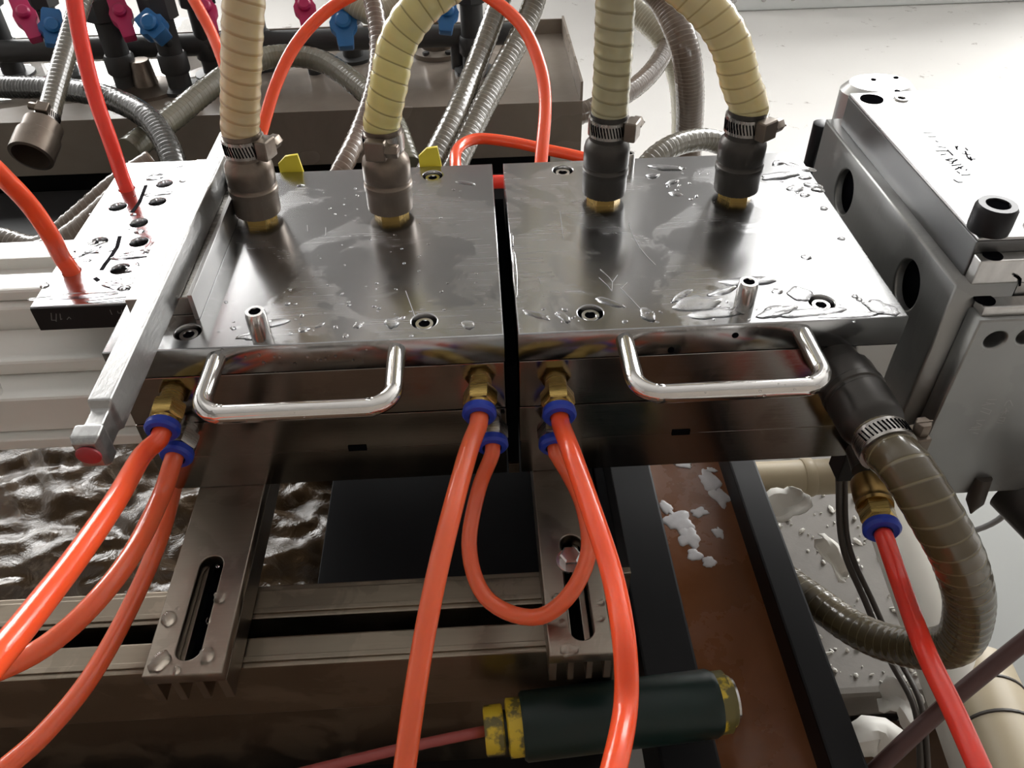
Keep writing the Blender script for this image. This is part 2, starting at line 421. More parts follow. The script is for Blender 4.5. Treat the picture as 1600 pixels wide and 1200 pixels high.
spots = [(25, 118, 'leftmost dark standpipe in the tray at the photo edge'), (107, 118, 'dark standpipe behind the hose with the hanging metal coupling'),
         (203, 142, 'dark standpipe next to the capped stub in the tray'), (284, 140, 'dark standpipe carrying the first complete blue valve lever'),
         (338, 118, 'dark standpipe just left of the tan hose'), (412, 104, 'dark standpipe just right of the tan hose'),
         (553, 92, 'dark standpipe behind the tall blue lever'), (741, 112, 'black square standpipe beside the two leaning dark hoses')]
sp = [standpipe(a, b, .27, lb) for a, b, lb in spots]
pm = thing('manifold_pipe', 'long dark pipe running behind the standpipes', 'pipe', pz(0, 100, tf))
a = pd(-60, 84, 1.50); b = pd(760, 50, 1.50); yy = sp[2][1].y+.05
L('pipe', [(.018, 0), (.018, 1.55)], 'valve_dark', pm, (-1.5, yy, tf+.055), (1, 0, 0), 16)
for x in (-1.2, -.9, -.6, -.3, -.05): L('support', [(.012, 0), (.012, .05)], 'valve_dark', pm, (x, yy, tf), (0, 0, 1), 10)
def lever(px0, py0, px1, py1, d, wd, m, label, name='valve_lever', th=.018):
    """plastic valve lever: tapered paddle with a rounded hub and a short spindle behind"""
    a = pd(px0, py0, d); b = pd(px1, py1, d); ax = (b-a); ln = ax.length; ax.normalize()
    nrm = (CAM-a).normalized(); sd = ax.cross(nrm).normalized(); nrm = sd.cross(ax).normalized()
    o = thing(name, label, 'valve lever', a, 'plastic valve levers over the tray')
    M = Matrix(((sd.x, ax.x, nrm.x, a.x), (sd.y, ax.y, nrm.y, a.y), (sd.z, ax.z, nrm.z, a.z), (0, 0, 0, 1)))
    bm = bmesh.new(); prof = [(0, .42), (.08, .5), (.4, .56), (.5, .72), (.62, .66), (.72, .46), (.97, .40), (1, .34)]
    rows = []
    for f, k in prof:
        rows.append([bm.verts.new(M @ Vector((s_*wd*k, f*ln, z_))) for s_, z_ in ((-1, 0), (-1, th), (1, th), (1, 0))])
    for r0, r1 in zip(rows, rows[1:]):
        for i in range(4): bm.faces.new((r0[i], r0[(i+1) % 4], r1[(i+1) % 4], r1[i]))
    bm.faces.new(rows[0]); bm.faces.new(rows[-1])
    fin(bm, 'paddle', m, o, True, .003)
    L('hub', [(wd*.42, 0), (wd*.42, th+.006), (wd*.3, th+.009)], m, o, M @ Vector((0, ln*.5, 0)), nrm, 16)
    L('spindle', [(.008, -.045), (.008, 0)], 'valve_dark', o, M @ Vector((0, ln*.5, 0)), nrm, 12)
    return o
lever(24, -8, 60, 68, 1.27, .024, 'magenta_plastic', 'magenta lever nearest the left edge of the photo')
lever(176, -12, 206, 66, 1.27, .024, 'magenta_plastic', 'magenta lever between the orange tube and the first blue lever')
lever(312, -14, 334, 55, 1.27, .024, 'magenta_plastic', 'magenta lever touching the left side of the tan hose')
lever(472, -16, 482, 50, 1.27, .024, 'magenta_plastic', 'magenta lever to the right of the tan hose')
lever(624, -20, 624, 24, 1.27, .022, 'magenta_plastic', 'magenta lever peeping out left of the olive hose')
lever(80, 20, 84, 76, 1.27, .028, 'valve_blue', 'blue lever nearest the left edge of the photo')
lever(232, 34, 262, 66, 1.27, .030, 'valve_blue', 'blue lever with a stepped grip left of the tan hose', th=.03)
lever(532, 2, 542, 80, 1.27, .030, 'valve_blue', 'tall blue lever between the tan and the olive hose')
lever(700, -8, 696, 56, 1.27, .026, 'valve_blue', 'blue lever right of the olive hose')
p = pz(232, 142, tf); st = thing('pipe_stub', 'short grey capped stub standing on the wet tray', 'pipe', p)
L('base', [(.05, 0), (.05, .006), (.022, .012)], 'coupling_brown', st, p, n=20); L('stub', [(.02, .01), (.016, .05), (.015, .052)], 'coupling_brown', st, p, n=16)
p = pz(684, 82, tf); st = thing('pipe_stub', 'brown flanged stub with bolts under the right blue lever', 'pipe', p)
L('flange', [(.048, 0), (.048, .008), (.03, .012)], 'tray_paint', st, p, n=24); L('stub', [(.03, .01), (.025, .05), (.018, .07)], 'coupling_brown', st, p, n=20)
for i in range(6):
    L('bolt', [(.006, 0), (.006, .008)], 'valve_dark', st, p+Vector((.04*math.cos(i*1.05), .04*math.sin(i*1.05), .006)), n=6)
wet('tray_puddle', 'shallow water lying in the drip tray on the left', [((-.78, 1.12, tf), .34, .19, .1, .002), ((-.45, 1.02, tf), .10, .05, .2, .002), ((-.98, .94, tf), .2, .04, 0, .002)], n=40)

# black boxes added as the unlit void between the blocks and the tray
mt = thing('void_filler', 'black boxes filling the unlit void behind the steel blocks', 'void_fill', (-.4, .5, FZ))
B('void_top', -1.3, .16, .27, .83, -.36, -.32, 'black_steel', mt, .003)
B('void_body', -1.28, .12, .29, .81, FZ, -.36, 'black_steel', mt, .003)

# ================================================================== calibrator blocks
def fitting(parent, p, low=False, m='brass', dz=-.12, ln=.030, dx=0):
    """push-in tube fitting: hexagon, barrel, blue release collar"""
    d = Vector((dx, -1, dz)).normalized(); k = 'clamp_steel' if low else m
    f = L('push_fitting', [(.0075, -.002), (.0075, .006), (.0098, .0062), (.0105, .008), (.0105, .017), (.0098, .0185), (.0086, .019), (.0086, ln-.007)], k, parent, p, d, 24,
          fn=lambda a, z: hexf()(a, z)*1.07 if .0061 < z < .0186 else 1)
    L('release_collar', [(.0075, ln-.008), (.0108, ln-.007), (.0112, ln-.003), (.0098, ln-.001), (.0066, ln-.0006), (.0062, ln-.006)], 'blue_plastic', f, p, d, 28)
    return Vector(p)+d*ln
def handle(parent, xa, xb, z0, label=None):
    zz = z0; out = -.052; r = .0058; c = .016; pts = [(xa, .004, zz), (xa, -.004, zz), (xa, -.02, zz), (xa, out+c, zz)]
    for i in range(1, 6):
        a = i/6*math.pi/2; pts.append((xa+c-c*math.cos(a), out+c-c*math.sin(a), zz))
    pts += [(xa+c, out, zz), ((xa+xb)/2, out, zz), (xb-c, out, zz)]
    for i in range(1, 6):
        a = i/6*math.pi/2; pts.append((xb-c+c*math.sin(a), out+c-c*math.cos(a), zz))
    pts += [(xb, out+c, zz), (xb, -.02, zz), (xb, -.004, zz), (xb, .004, zz)]
    h = sweep('handle', pts, r, 'handle_steel', parent, .003, 24); h['label'] = 'polished round steel pull handle'; return h
def nipple(parent, x, y):
    L('hose_nipple', [(.0125, -.002), (.0125, .0095), (.0115, .0105), (.009, .011), (.009, .02)], 'brass', parent, (x, y, 0), n=24,
      fn=lambda a, z: hexf()(a, z)*1.06 if z < .0106 else 1)
LAY = [(-.0227, 0), (-.0636, -.0232), (-.0975, -.0642), (-.1315, -.0981)]
def block(x0, x1, y1, screws, label, cat='calibrator'):
    o = thing('calibrator_block', label, cat, ((x0+x1)/2, 0, -.1315))
    plate('cover_plate', rect(x0, x1, 0, y1), [circ(x, y, .0082) for x, y in screws], LAY[0][0], LAY[0][1], 'plate_steel', o, .0009)
    B('upper_body', x0+.0003, x1-.0003, .0004, y1, LAY[1][0], LAY[1][1], 'side_steel', o, .0006)
    B('middle_body', x0, x1, .0002, y1, LAY[2][0], LAY[2][1], 'side_steel', o, .0006)
    B('lower_body', x0+.0006, x1-.0006, .0015, y1, LAY[3][0], LAY[3][1], 'side_steel', o, .0008)
    for x, y in screws: screw(o, (x, y, -.0145), .0064, .0125, roll=x*20)
    return o
AX0, AX1, BX0, BX1, Y1 = -.2600, -.0092, 0.0, .2500, .231
bA = block(AX0, AX1, Y1, [(-.211, .0175), (-.06, .0180), (-.059, .215), (-.210, .215)], 'steel calibrator block with tan and olive hoses, beside the water tank')
bB = block(BX0, BX1, Y1, [(.048, .0190), (.2, .0190), (.049, .215), (.2, .215)], 'steel calibrator block next to the die head, with two upright yellowish hoses')
handle(bA, -.191, -.0775, -.0085); handle(bB, .068, .1825, -.0085)
screw(bA, (-.162, .008, 0), .0064, .021, name='standing_screw', roll=.2); screw(bB, (.1475, .0165, 0), .0064, .021, name='standing_screw', roll=.5)
screw(bB, (.1035, .2145, 0), .0045, .013, name='standing_screw', roll=.1)
for x, y in ((-.190, .157), (-.089, .155)): nipple(bA, x, y)
for x, y in ((.076, .165), (.179, .162)): nipple(bB, x, y)
tA1 = fitting(bA, (-.2285, 0, -.040)); tA2 = fitting(bA, (-.2265, 0, -.069), True, dz=-.05, ln=.027, dx=-.08)
tA3 = fitting(bA, (-.0255, 0, -.040), dx=-.06); tA4 = fitting(bA, (-.0200, 0, -.072), True, dz=-.2, ln=.026)
tB1 = fitting(bB, (.0245, 0, -.0445), dz=-.1); tB2 = fitting(bB, (.0225, 0, -.074), True, dz=-.2, ln=.027)
B('port_slot', .1085, .1215, -.0006, .004, -.0985, -.0935, 'void_black', bB, .0003)
B('port_slot', -.1215, -.1085, -.0006, .004, -.0985, -.0935, 'void_black', bA, .0003)
for x, z in ((.1395, -.009), (.099, -.019)): L('tapped_hole', [(.0022, 0), (.0022, .0007), (.0015, .0008)], 'void_black', bB, (x, .0004, z), (0, -1, 0), 14)
# scratches on the cover plates
sc = lambda a, b: pz(a, b, 0)
strokes('scratches', [[(982, 348), (988, 366), (1000, 388), (1012, 402), (1024, 414)], [(938, 421), (952, 434), (957, 441), (965, 430)], [(936, 434), (950, 447), (956, 455), (957, 441)], [(972, 450), (980, 442)],
                      [(970, 450), (1000, 482)], [(875, 330), (880, 372)], [(843, 435), (845, 443)], [(938, 422), (944, 427)]], sc, (0, 0, 1), .0005, 'mark_pale', bB)
strokes('scratches', [[(634, 455), (648, 494)], [(480, 352), (481, 362)], [(509, 356), (509, 368)]], sc, (0, 0, 1), .0005, 'mark_pale', bA)
# thin black strip sunk in the gap between the two blocks, plus yellow tabs behind the left block
g = thing('gap_strip', 'black strip in the gap between the two blocks', 'strip', (-.0046, .1, -.1315))
B('strip', -.0085, -.0008, .004, .225, -.1315, -.030, 'void_black', g, .0003); B('strip_foot', -.0085, -.0008, .001, .004, -.1315, -.122, 'rail_metal', g, .0003)
for px, wd, lb in ((455, 36, 'yellow tab behind the tan hose coupling'), (672, 34, 'yellow tab behind the olive hose coupling')):
    c = py_(px, 262 if px < 500 else 250, Y1+.003); s_ = 1/1850
    pts = [(-wd/2, -22), (wd/2+2, -24), (wd/2-4, 22), (-wd/2+13, 20), (-wd/2, 8)]
    o = plate('yellow_tab', [(c.x+a*s_, c.z+b*s_) for a, b in pts], [], -Y1-.0045, -Y1-.0015, 'yellow_plate', None, .0003, M=Matrix.Rotation(math.pi/2, 4, 'X'))
    tag(o, lb, 'tab', 'yellow tabs')

# ================================================================== drilled manifold plate, clamp strip, lever bar
MX0, MX1, MY0, MY1, MT = -.3245, -.2605, .0525, .2590, .019
hp = [(257, 287, .0075), (246, 315, .0077), (184, 323, .0077), (217, 348, .0077), (217, 378, .0077), (154, 378, .0077), (188, 420, .0077), (198, 295, .0073), (112, 424, .0073)]
hc = [(pz(a, b, 0), r) for a, b, r in hp]
mp = thing('drilled_plate', 'wet drilled steel plate with two orange tubes plugged in', 'plate', (-.29, .15, -.019))
plate('plate', rect(MX0, MX1, MY0, MY1), [circ(c.x, c.y, r*.86) for c, r in hc], -MT, 0, 'manifold_steel', mp, .0007)
B('front_dark_reflection', MX0+.0003, MX1, MY0-.0012, MY0-.0001, -MT, -.0008, 'black_oxide_and_reflection', mp, .0003)  # dark strip added to paint the dark reflection on the front face
B('backing_strip', MX1-.012, MX1, MY0+.002, MY1-.002, -.0285, -MT-.0002, 'black_steel', mp, .0006)
strokes('scratched_marks', [[(80, 489), (81, 500), (88, 500)], [(88, 490), (88, 502)], [(94, 490), (95, 499), (97, 498)], [(105, 499), (108, 495), (111, 498)],
                            [(172, 484), (175, 491)], [(184, 486), (185, 489), (191, 489)], [(190, 484), (192, 493)]], lambda a, b: py_(a, b, MY0-.0012), (0, -1, 0), .0006, 'mark_faint', mp)
strokes('grooves', [[(228, 290), (223, 303), (218, 316), (207, 331)], [(187, 370), (183, 386), (172, 403), (164, 413), (159, 421)], [(149, 435), (153, 438)]], sc, (0, 0, 1), .0030, 'mark_dark', mp)
cs = thing('clamp_strip', 'narrow steel clamp strip with upright fin under the aluminium bar', 'clamp', (-.23, .13, 0))
B('strip', -.2520, -.2095, .036, .232, .0002, .0138, 'clamp_steel', cs, .0006); B('fin', -.2092, -.2062, .030, .175, .0002, .0195, 'die_steel', cs, .0004)
B('end_block', -.2140, -.2060, .178, .205, .0002, .022, 'black_steel', cs, .001)
# bar : 11 x 21 mm flat aluminium, notched at its end with a red core
bm = bmesh.new()
x0, x1, z0, z1 = -.2285, -.2160, .0140, .0355
rows = []
for y, dx, dz0, dz1 in ((.235, 0, 0, 0), (.1, 0, 0, 0), (-.05, 0, 0, 0), (-.083, 0, 0, 0), (-.086, .0015, .001, .0045), (-.097, .0015, .001, .0045), (-.100, -.001, -.001, .0015), (-.108, -.001, -.001, .002), (-.111, .0005, .001, .004)):
    rows.append([bm.verts.new(v) for v in ((x0+dx, y, z0+dz0), (x0+dx, y, z1-dz1), (x1-dx, y, z1-dz1), (x1-dx, y, z0+dz0))])
for a, b in zip(rows, rows[1:]):
    for i in range(4): bm.faces.new((a[i], a[(i+1) % 4], b[(i+1) % 4], b[i]))
bm.faces.new(rows[0]); bm.faces.new(rows[-1])
br = thing('lever_bar', 'long wet aluminium bar with notched end and red tip', 'bar', (-.222, .06, .014))
fin(bm, 'bar', 'bar_aluminium', br, False, .0014, 3, 25)
L('red_tip', [(.0062, 0), (.0062, .0012), (.005, .002)], 'red_paint', br, (-.2222, -.1108, .0235), (0, -1, -.1), 20)

# ================================================================== white extruded profile running into the block
wp = thing('plastic_profile', 'white extruded window profile running out over the tank', 'profile', (-.5, .12, -.09))
prof = [('chamber', .096, .190, -.055, -.031), ('upper_web', .104, .128, -.031, -.0215), ('flange', .056, .0965, -.062, -.050), ('lower_chamber', .030, .085, -.094, -.062), ('lip', .022, .05, -.104, -.094)]
for n_, y0, y1, z0, z1 in prof: B(n_, -1.2, AX0+.001, y0, y1, z0, z1, 'white_plastic', wp, .0035 if n_ != 'lip' else .002, segs=3)
B('rear_rib', -1.2, AX0-.002, .148, .154, -.0315, -.0215, 'white_plastic', wp, .001)

# ================================================================== hoses with couplings and clamps
def clamp(parent, p, d, r, ang, m='clamp_steel', so=-1.3):
    d = Vector(d).normalized(); c = L('hose_clamp', [(r+.0003, -.0062), (r+.0012, -.0062), (r+.0013, 0), (r+.0012, .0062), (r+.0003, .0062)], m, parent, p, d, 40)
    M = axisM(Vector(p), d)
    bm = bmesh.new()
    for k in range(-6, 7):
        a = ang+so+k*.15
        Q = M @ Matrix.Rotation(a, 4, 'Z') @ Matrix.Translation((r+.0013, 0, 0)) @ Matrix.Rotation(.25, 4, 'X')
        box(bm, -.0006, .0003, -.00048, .00048, -.0040, .0040, Q)
    sl = fin(bm, 'slot', 'void_black', c); sl['kind'] = 'stuff'
    Q = M @ Matrix.Rotation(ang, 4, 'Z') @ Matrix.Translation((r+.0045, 0, 0))
    bm = bmesh.new(); box(bm, -.0045, .0045, -.0085, .0065, -.0072, .0072, Q); fin(bm, 'screw_housing', 'coupling_brown', c, True, .0022, 3)
    bm = bmesh.new(); lathe(bm, [(.0050, .006), (.0050, .0145), (.0044, .0152)], Q @ Matrix.Rotation(-math.pi/2, 4, 'X') @ Matrix.Translation((0, 0, -.0)), 6); box(bm, -.005, .005, .0152, .0157, -.0006, .0006, Q)
    fin(bm, 'worm_screw', 'coupling_brown', c, True, .0004)
def coupling(parent, p, d, R, m, h=.056):
    """two-sleeve quick coupling with knurled ring"""
    kn = lambda a, z: 1+.012*(1 if int(a*40/math.pi) % 2 else -1)*(1 if (.0165 < z < .0205 or z < .0035) else 0)
    L('coupling', [(R*.72, -.001), (R*.93, 0), (R*.96, .004), (R*.96, .0155), (R*1.0, .0165), (R*1.0, .0205), (R*.95, .0215), (R*.94, .0235), (R*.98, .0245), (R*.98, h-.010), (R*.93, h-.006), (R*.80, h-.003), (R*.72, h)], m, parent, p, d, 80, fn=kn)
def top_hose(base, lean, pts, r, R, hm, cm, clang, label, low, cmat='clamp_steel', zc=.0062, h=.046):
    b = Vector((base[0], base[1], zc)); d = Vector((lean[0], lean[1], 1)).normalized()
    o = thing('water_hose', label, 'hose', b)
    coupling(o, b, d, R, cm, h)
    s = b+d*(h-.004); path = [s, s+d*.012, s+d*.024]+pts
    sweep('hose', path, r, hm, o, .0022, 28, pitch=.0099, amp=.00035)
    clamp(o, b+d*(h+.0075), d, r+.0004, clang, cmat)
    L('hose_cuff', [(r+.0004, h-.003), (r+.0004, h+.017), (r-.002, h+.0175)], 'coupling_black' if low else cm, o, b, d, 32)
    return o
top_hose((-.190, .157), (.03, .02), [pd(377, 100, .545), pd(381, 0, .522), pd(388, -110, .51), pd(420, -260, .54), pd(520, -420, .7), pd(620, -700, 1.0)], .0134, .0180, 'hose_tan', 'coupling_brown', -.35, 'tan ribbed hose rising from the left coupling beside the aluminium bar', 0)
top_hose((-.089, .155), (.02, .03), [pd(607, 135, .562), pd(622, 66, .55), pd(660, 8, .54), pd(725, -45, .535), pd(790, -105, .54), pd(825, -210, .56), pd(835, -420, .7), pd(840, -600, .95)], .0132, .0180, 'hose_olive', 'coupling_brown', -1.75, 'olive ribbed hose bending to the right out of its brown coupling', 0)
top_hose((.076, .165), (.01, .02), [pd(957, 110, .569), pd(962, 0, .54), pd(966, -120, .52), pd(975, -280, .56), pd(1060, -560, .9)], .0134, .0176, 'hose_grey', 'coupling_black', -.45, 'greyish upright hose on the knurled black coupling', 1)
top_hose((.179, .162), (-.02, .02), [pd(1157, 128, .578), pd(1140, 66, .562), pd(1104, 12, .552), pd(1045, -40, .552), pd(980, -95, .575), pd(930, -200, .63), pd(915, -420, .8), pd(915, -600, 1.05)], .0140, .0180, 'hose_yellow', 'coupling_black', -.95, 'yellow hose curving left over the grey floor from a black coupling', 1)
# side hose looping down at the front of the die-side block
pB = Vector((.211, .0, -.036)); dS = Vector((.06, -1, -.02)).normalized()
o = thing('water_hose', 'murky brown hose looping down below the die head', 'hose', pB)
L('coupling_stub', [(.0155, -.001), (.0155, .024)], 'coupling_black', o, pB, dS, 32)
coupling(o, pB+dS*.012, dS, .0200, 'coupling_black', .054)
s0 = pB+dS*.066
path = [s0-dS*.004, s0+dS*.012, pd(1418, 735, .468), pd(1463, 808, .462), pd(1500, 880, .475), pd(1514, 950, .51), pd(1492, 1005, .56), pd(1420, 1012, .62), pd(1340, 985, .68), pd(1260, 930, .74), pd(1195, 885, .80), pd(1120, 860, .86)]
sweep('hose', path, .0150, 'hose_murky', o, .0025, 28, pitch=.0105, amp=.0002)
clamp(o, s0+dS*.008, dS, .0160, .1, so=1.75)

# background hoses
def bg(label, pts, r, m, pitch=.007, grp=None):
    o = sweep('ribbed_hose', pts, r, m, None, .004, 18, pitch=pitch, amp=.0005); return tag(o, label, 'hose', grp)
D = pd
h1 = thing('hanging_hose', 'olive-grey hose hanging with an open brown metal coupling', 'hose', D(60, 225, 1.0))
sweep('hose', [D(260, -420, 1.2), D(200, -220, 1.16), D(165, -120, 1.15), D(140, -40, 1.14), D(115, 40, 1.12), D(92, 120, 1.08), D(74, 188, 1.04)], .0138, 'hose_dark', h1, .004, 22, .0085, .0004)
dd = (D(42, 258, 1.0)-D(70, 190, 1.03)).normalized(); q = D(68, 196, 1.03)
L('coupling', [(.0185, -.004), (.0235, 0), (.0235, .018), (.0262, .020), (.0262, .050), (.022, .051), (.021, .02), (.004, .019)], 'coupling_brown', h1, q, dd, 36)
clamp(h1, q-dd*.012, dd, .0142, 1.2)
bg('dark ribbed hose crossing from the left edge and diving behind the drilled plate', [D(-80, 128, 1.2), D(0, 136, 1.18), D(80, 138, 1.15), D(160, 150, 1.1), D(225, 180, 1.05), D(260, 225, 1.02), D(278, 285, 1.0), D(285, 360, 1.0)], .0155, 'hose_black')
bg('dark ribbed hose slanting up behind the tan hose', [D(200, 235, 1.05), D(262, 190, 1.1), D(320, 143, 1.15), D(372, 108, 1.2), D(430, 88, 1.24), D(500, 95, 1.24), D(560, 135, 1.2), D(610, 185, 1.15), D(640, 260, 1.1)], .0165, 'hose_green')
bg('thin brown hose hanging between the tan and olive hoses', [D(440, -420, 1.05), D(510, -180, 1.0), D(560, -60, .98), D(582, 0, .98), D(592, 70, .97), D(584, 140, .95), D(562, 205, .93), D(535, 262, .9), D(500, 330, .9)], .0112, 'hose_brown')
bg('pale thick hose passing behind the blue lever at the top', [D(520, -30, 1.25), D(560, 8, 1.25), D(600, 20, 1.25), D(640, -10, 1.25)], .02, 'hose_pale')
bg('dark ribbed hose leaning left, nearer the black standpipe', [D(880, -420, 1.2), D(830, -180, 1.16), D(800, -60, 1.15), D(778, 10, 1.15), D(745, 100, 1.12), D(712, 180, 1.05), D(672, 262, 1.0), D(640, 330, .98)], .0150, 'hose_dark')
bg('dark ribbed hose leaning left, farther from the black standpipe', [D(960, -420, 1.2), D(890, -180, 1.16), D(850, -50, 1.15), D(825, 30, 1.15), D(785, 110, 1.11), D(748, 180, 1.06), D(705, 270, 1.0), D(680, 330, .98)], .0160, 'hose_dark')
bg('dark brown hose hanging straight down behind the yellow hose', [D(860, -420, 1.4), D(950, -160, 1.36), D(1005, -40, 1.35), D(1040, 5, 1.35), D(1068, 70, 1.35), D(1078, 140, 1.4), D(1076, 225, 1.5), D(1070, 330, 1.6)], .0245, 'hose_brown')
bg('pale cream hose bending down behind the upright grey hose', [D(760, -300, 1.7), D(850, -110, 1.62), D(930, -30, 1.6), D(990, 15, 1.6), D(1035, 55, 1.6), D(1060, 110, 1.65), D(1068, 170, 1.75), D(1065, 260, 1.9)], .026, 'hose_pale')
bg('brown hose sweeping low from the drip tray to the right', [D(880, 190, 1.45), D(925, 170, 1.45), D(980, 145, 1.5), D(1020, 110, 1.55), D(1050, 60, 1.6), D(1080, 10, 1.65), D(1130, -200, 1.7), D(1150, -420, 1.75)], .0185, 'hose_brown')
bg('grey hose hump just behind the block beneath the black coupling', [D(980, 300, 1.0), D(1025, 245, 1.02), D(1070, 222, 1.05), D(1120, 222, 1.08), D(1180, 260, 1.1), D(1200, 320, 1.1)], .0145, 'hose_dark')
bg('muddy hose lying low on the left under the orange tube', [D(-60, 365, .98), D(0, 372, .97), D(60, 385, .96), D(110, 350, .95), D(180, 290, .95), D(240, 250, .96)], .0130, 'hose_brown')
bg('thick muddy hose lying lowest at the left edge', [D(-60, 410, .95), D(0, 408, .94), D(60, 400, .93), D(120, 370, .92), D(190, 310, .92)], .0175, 'hose_brown')

# ================================================================== orange pneumatic tubes
def tube(label, pts, m='tube_orange', r=.0060): return tag(sweep('orange_tube', pts, r, m, None, .005, 20), label, 'tube')
in_ = lambda t, k: t-Vector((0, -1, -.12)).normalized()*k
tube('bright orange tube falling left from the upper fitting near the red-tipped bar', [in_(tA1, .006), tA1+Vector((-.0005, -.004, -.001)), D(222, 712, .495), D(180, 783, .435), D(120, 870, .385), D(60, 948, .345), D(0, 1022, .315), D(-80, 1110, .29), D(-300, 1300, .30), D(-500, 1600, .36)], 'tube_orange')
tube('dull orange tube falling left from the lower fitting near the bar', [in_(tA2, .006), tA2+Vector((-.001, -.004, -.001)), D(252, 775, .525), D(205, 868, .48), D(140, 950, .45), D(70, 1010, .44), D(0, 1046, .43), D(-80, 1075, .42), D(-300, 1180, .42), D(-520, 1500, .45)], 'tube_dull')
tube('dark orange tube hanging behind the slotted bracket at the left', [D(285, 690, .62), D(272, 760, .60), D(250, 840, .56), D(205, 945, .53), D(140, 1060, .49), D(65, 1150, .46), D(-10, 1215, .44), D(-80, 1280, .42), D(-300, 1480, .44)], 'tube_dull', .0058)
tube('long orange tube dropping to the bottom edge left of the loop', [in_(tA3, .006), tA3+Vector((-.0005, -.004, -.001)), D(732, 705, .497), D(706, 800, .465), D(682, 900, .448), D(662, 1000, .435), D(646, 1100, .425), D(631, 1210, .42), D(620, 1300, .41), D(600, 1600, .44), D(590, 2000, .52)], 'tube_dull')
tube('orange tube looping in a U between the two blocks', [in_(tA4, .006), tA4+Vector((0, -.003, -.001)), D(748, 765, .55), D(733, 850, .53), D(750, 920, .52), D(790, 955, .512), D(845, 963, .502), D(893, 925, .497), D(920, 860, .505), D(911, 790, .52), D(885, 735, .54), tB2+Vector((0, -.003, -.001)), in_(tB2, .006)], 'tube_dull', .0052)
tube('bright orange tube dropping to the bottom edge right of the loop', [in_(tB1, .006), tB1+Vector((0.0003, -.004, -.0008)), D(892, 705, .483), D(925, 800, .45), D(957, 900, .425), D(975, 1000, .40), D(978, 1100, .39), D(958, 1205, .36), D(930, 1300, .35), D(860, 1600, .38), D(820, 2000, .46)], 'tube_orange')
tC = D(1385, 848, .535)
tube('red orange tube leaving the brass coupling at the lower right', [D(1380, 835, .54), tC, D(1408, 915, .52), D(1445, 1015, .47), D(1490, 1110, .44), D(1535, 1210, .415), D(1580, 1310, .40), D(1680, 1600, .42), D(1700, 2000, .5)], 'tube_red')
cb_, cf_ = hc[7][0], hc[8][0]
tube('pinkish orange tube plugged into the rear hole of the drilled plate', [cb_+Vector((0, 0, -.012)), cb_, cb_+Vector((-.001, .002, .012)), D(174, 225, .637), D(148, 150, .618), D(128, 70, .60), D(116, 0, .59), D(105, -90, .58), D(95, -260, .6), D(60, -520, .75)], 'tube_red', .0058)
tube('orange tube plugged into the front hole of the drilled plate', [cf_+Vector((0, 0, -.012)), cf_, cf_+Vector((-.003, .001, .011)), D(80, 370, .542), D(50, 325, .525), D(15, 287, .505), D(-40, 240, .48), D(-200, 150, .46), D(-480, 60, .5)], 'tube_orange')
tube('thin orange tube arching behind the tan hose coupling', [D(395, 260, .80), D(412, 195, .80), D(432, 130, .80), D(462, 70, .80), D(505, 22, .80), D(560, -12, .80), D(640, -40, .82), D(800, -160, .9), D(900, -420, 1.05)], 'tube_orange')
tube('orange tube arching down between the olive and grey hoses', [D(400, -420, 1.0), D(560, -130, .85), D(700, -40, .78), D(765, -4, .78), D(815, 40, .77), D(843, 100, .76), D(852, 160, .75), D(846, 245, .73), D(840, 330, .72)], 'tube_orange')
tube('orange tube bent sideways behind the gap between the blocks', [D(722, 330, .80), D(712, 262, .83), D(716, 232, .86), D(745, 217, .88), D(800, 222, .88), D(860, 235, .87), D(910, 246, .86), D(990, 270, .84)], 'tube_orange')
tube('thin orange tube disappearing behind the left side of the tan hose', [D(180, -420, 1.0), D(240, -130, .88), D(280, -40, .85), D(306, 5, .84), D(330, 50, .84), D(350, 100, .83), D(372, 170, .82)], 'tube_orange')
tube('short red tube crossing low behind the gap between the blocks', [D(740, 286, .72), D(780, 284, .72), D(830, 284, .72)], 'tube_red')

# ================================================================== brass quick coupling at the lower right
qa = D(1350, 735, .585); qd = (D(1385, 848, .535)-D(1352, 740, .583)).normalized()
o = thing('quick_coupling', 'brown brass quick coupling holding the red orange tube', 'coupling', qa)
L('feed_pipe', [(.0085, -.045), (.0085, .0)], 'coupling_black', o, qa, qd, 24)
L('sleeve', [(.0085, 0), (.0115, .001), (.0125, .004), (.0125, .018), (.0118, .019), (.0118, .022), (.0128, .0235), (.0122, .026)], 'brown_brass', o, qa+qd*.010, qd, 36)
L('hexagon', [(.0105, .026), (.0112, .027), (.0112, .038), (.0095, .040)], 'brass', o, qa+qd*.010, qd, 36, fn=lambda a, z: hexf()(a, z)*1.08)
L('release_collar', [(.008, .041), (.0122, .042), (.0125, .0455), (.0105, .0475), (.0066, .0478), (.006, .043)], 'blue_plastic', o, qa+qd*.010, qd, 32)
B('bracket', qa.x-.003, qa.x+.030, .0006, .0200, -.1600, -.1320, 'black_steel', o, .001)

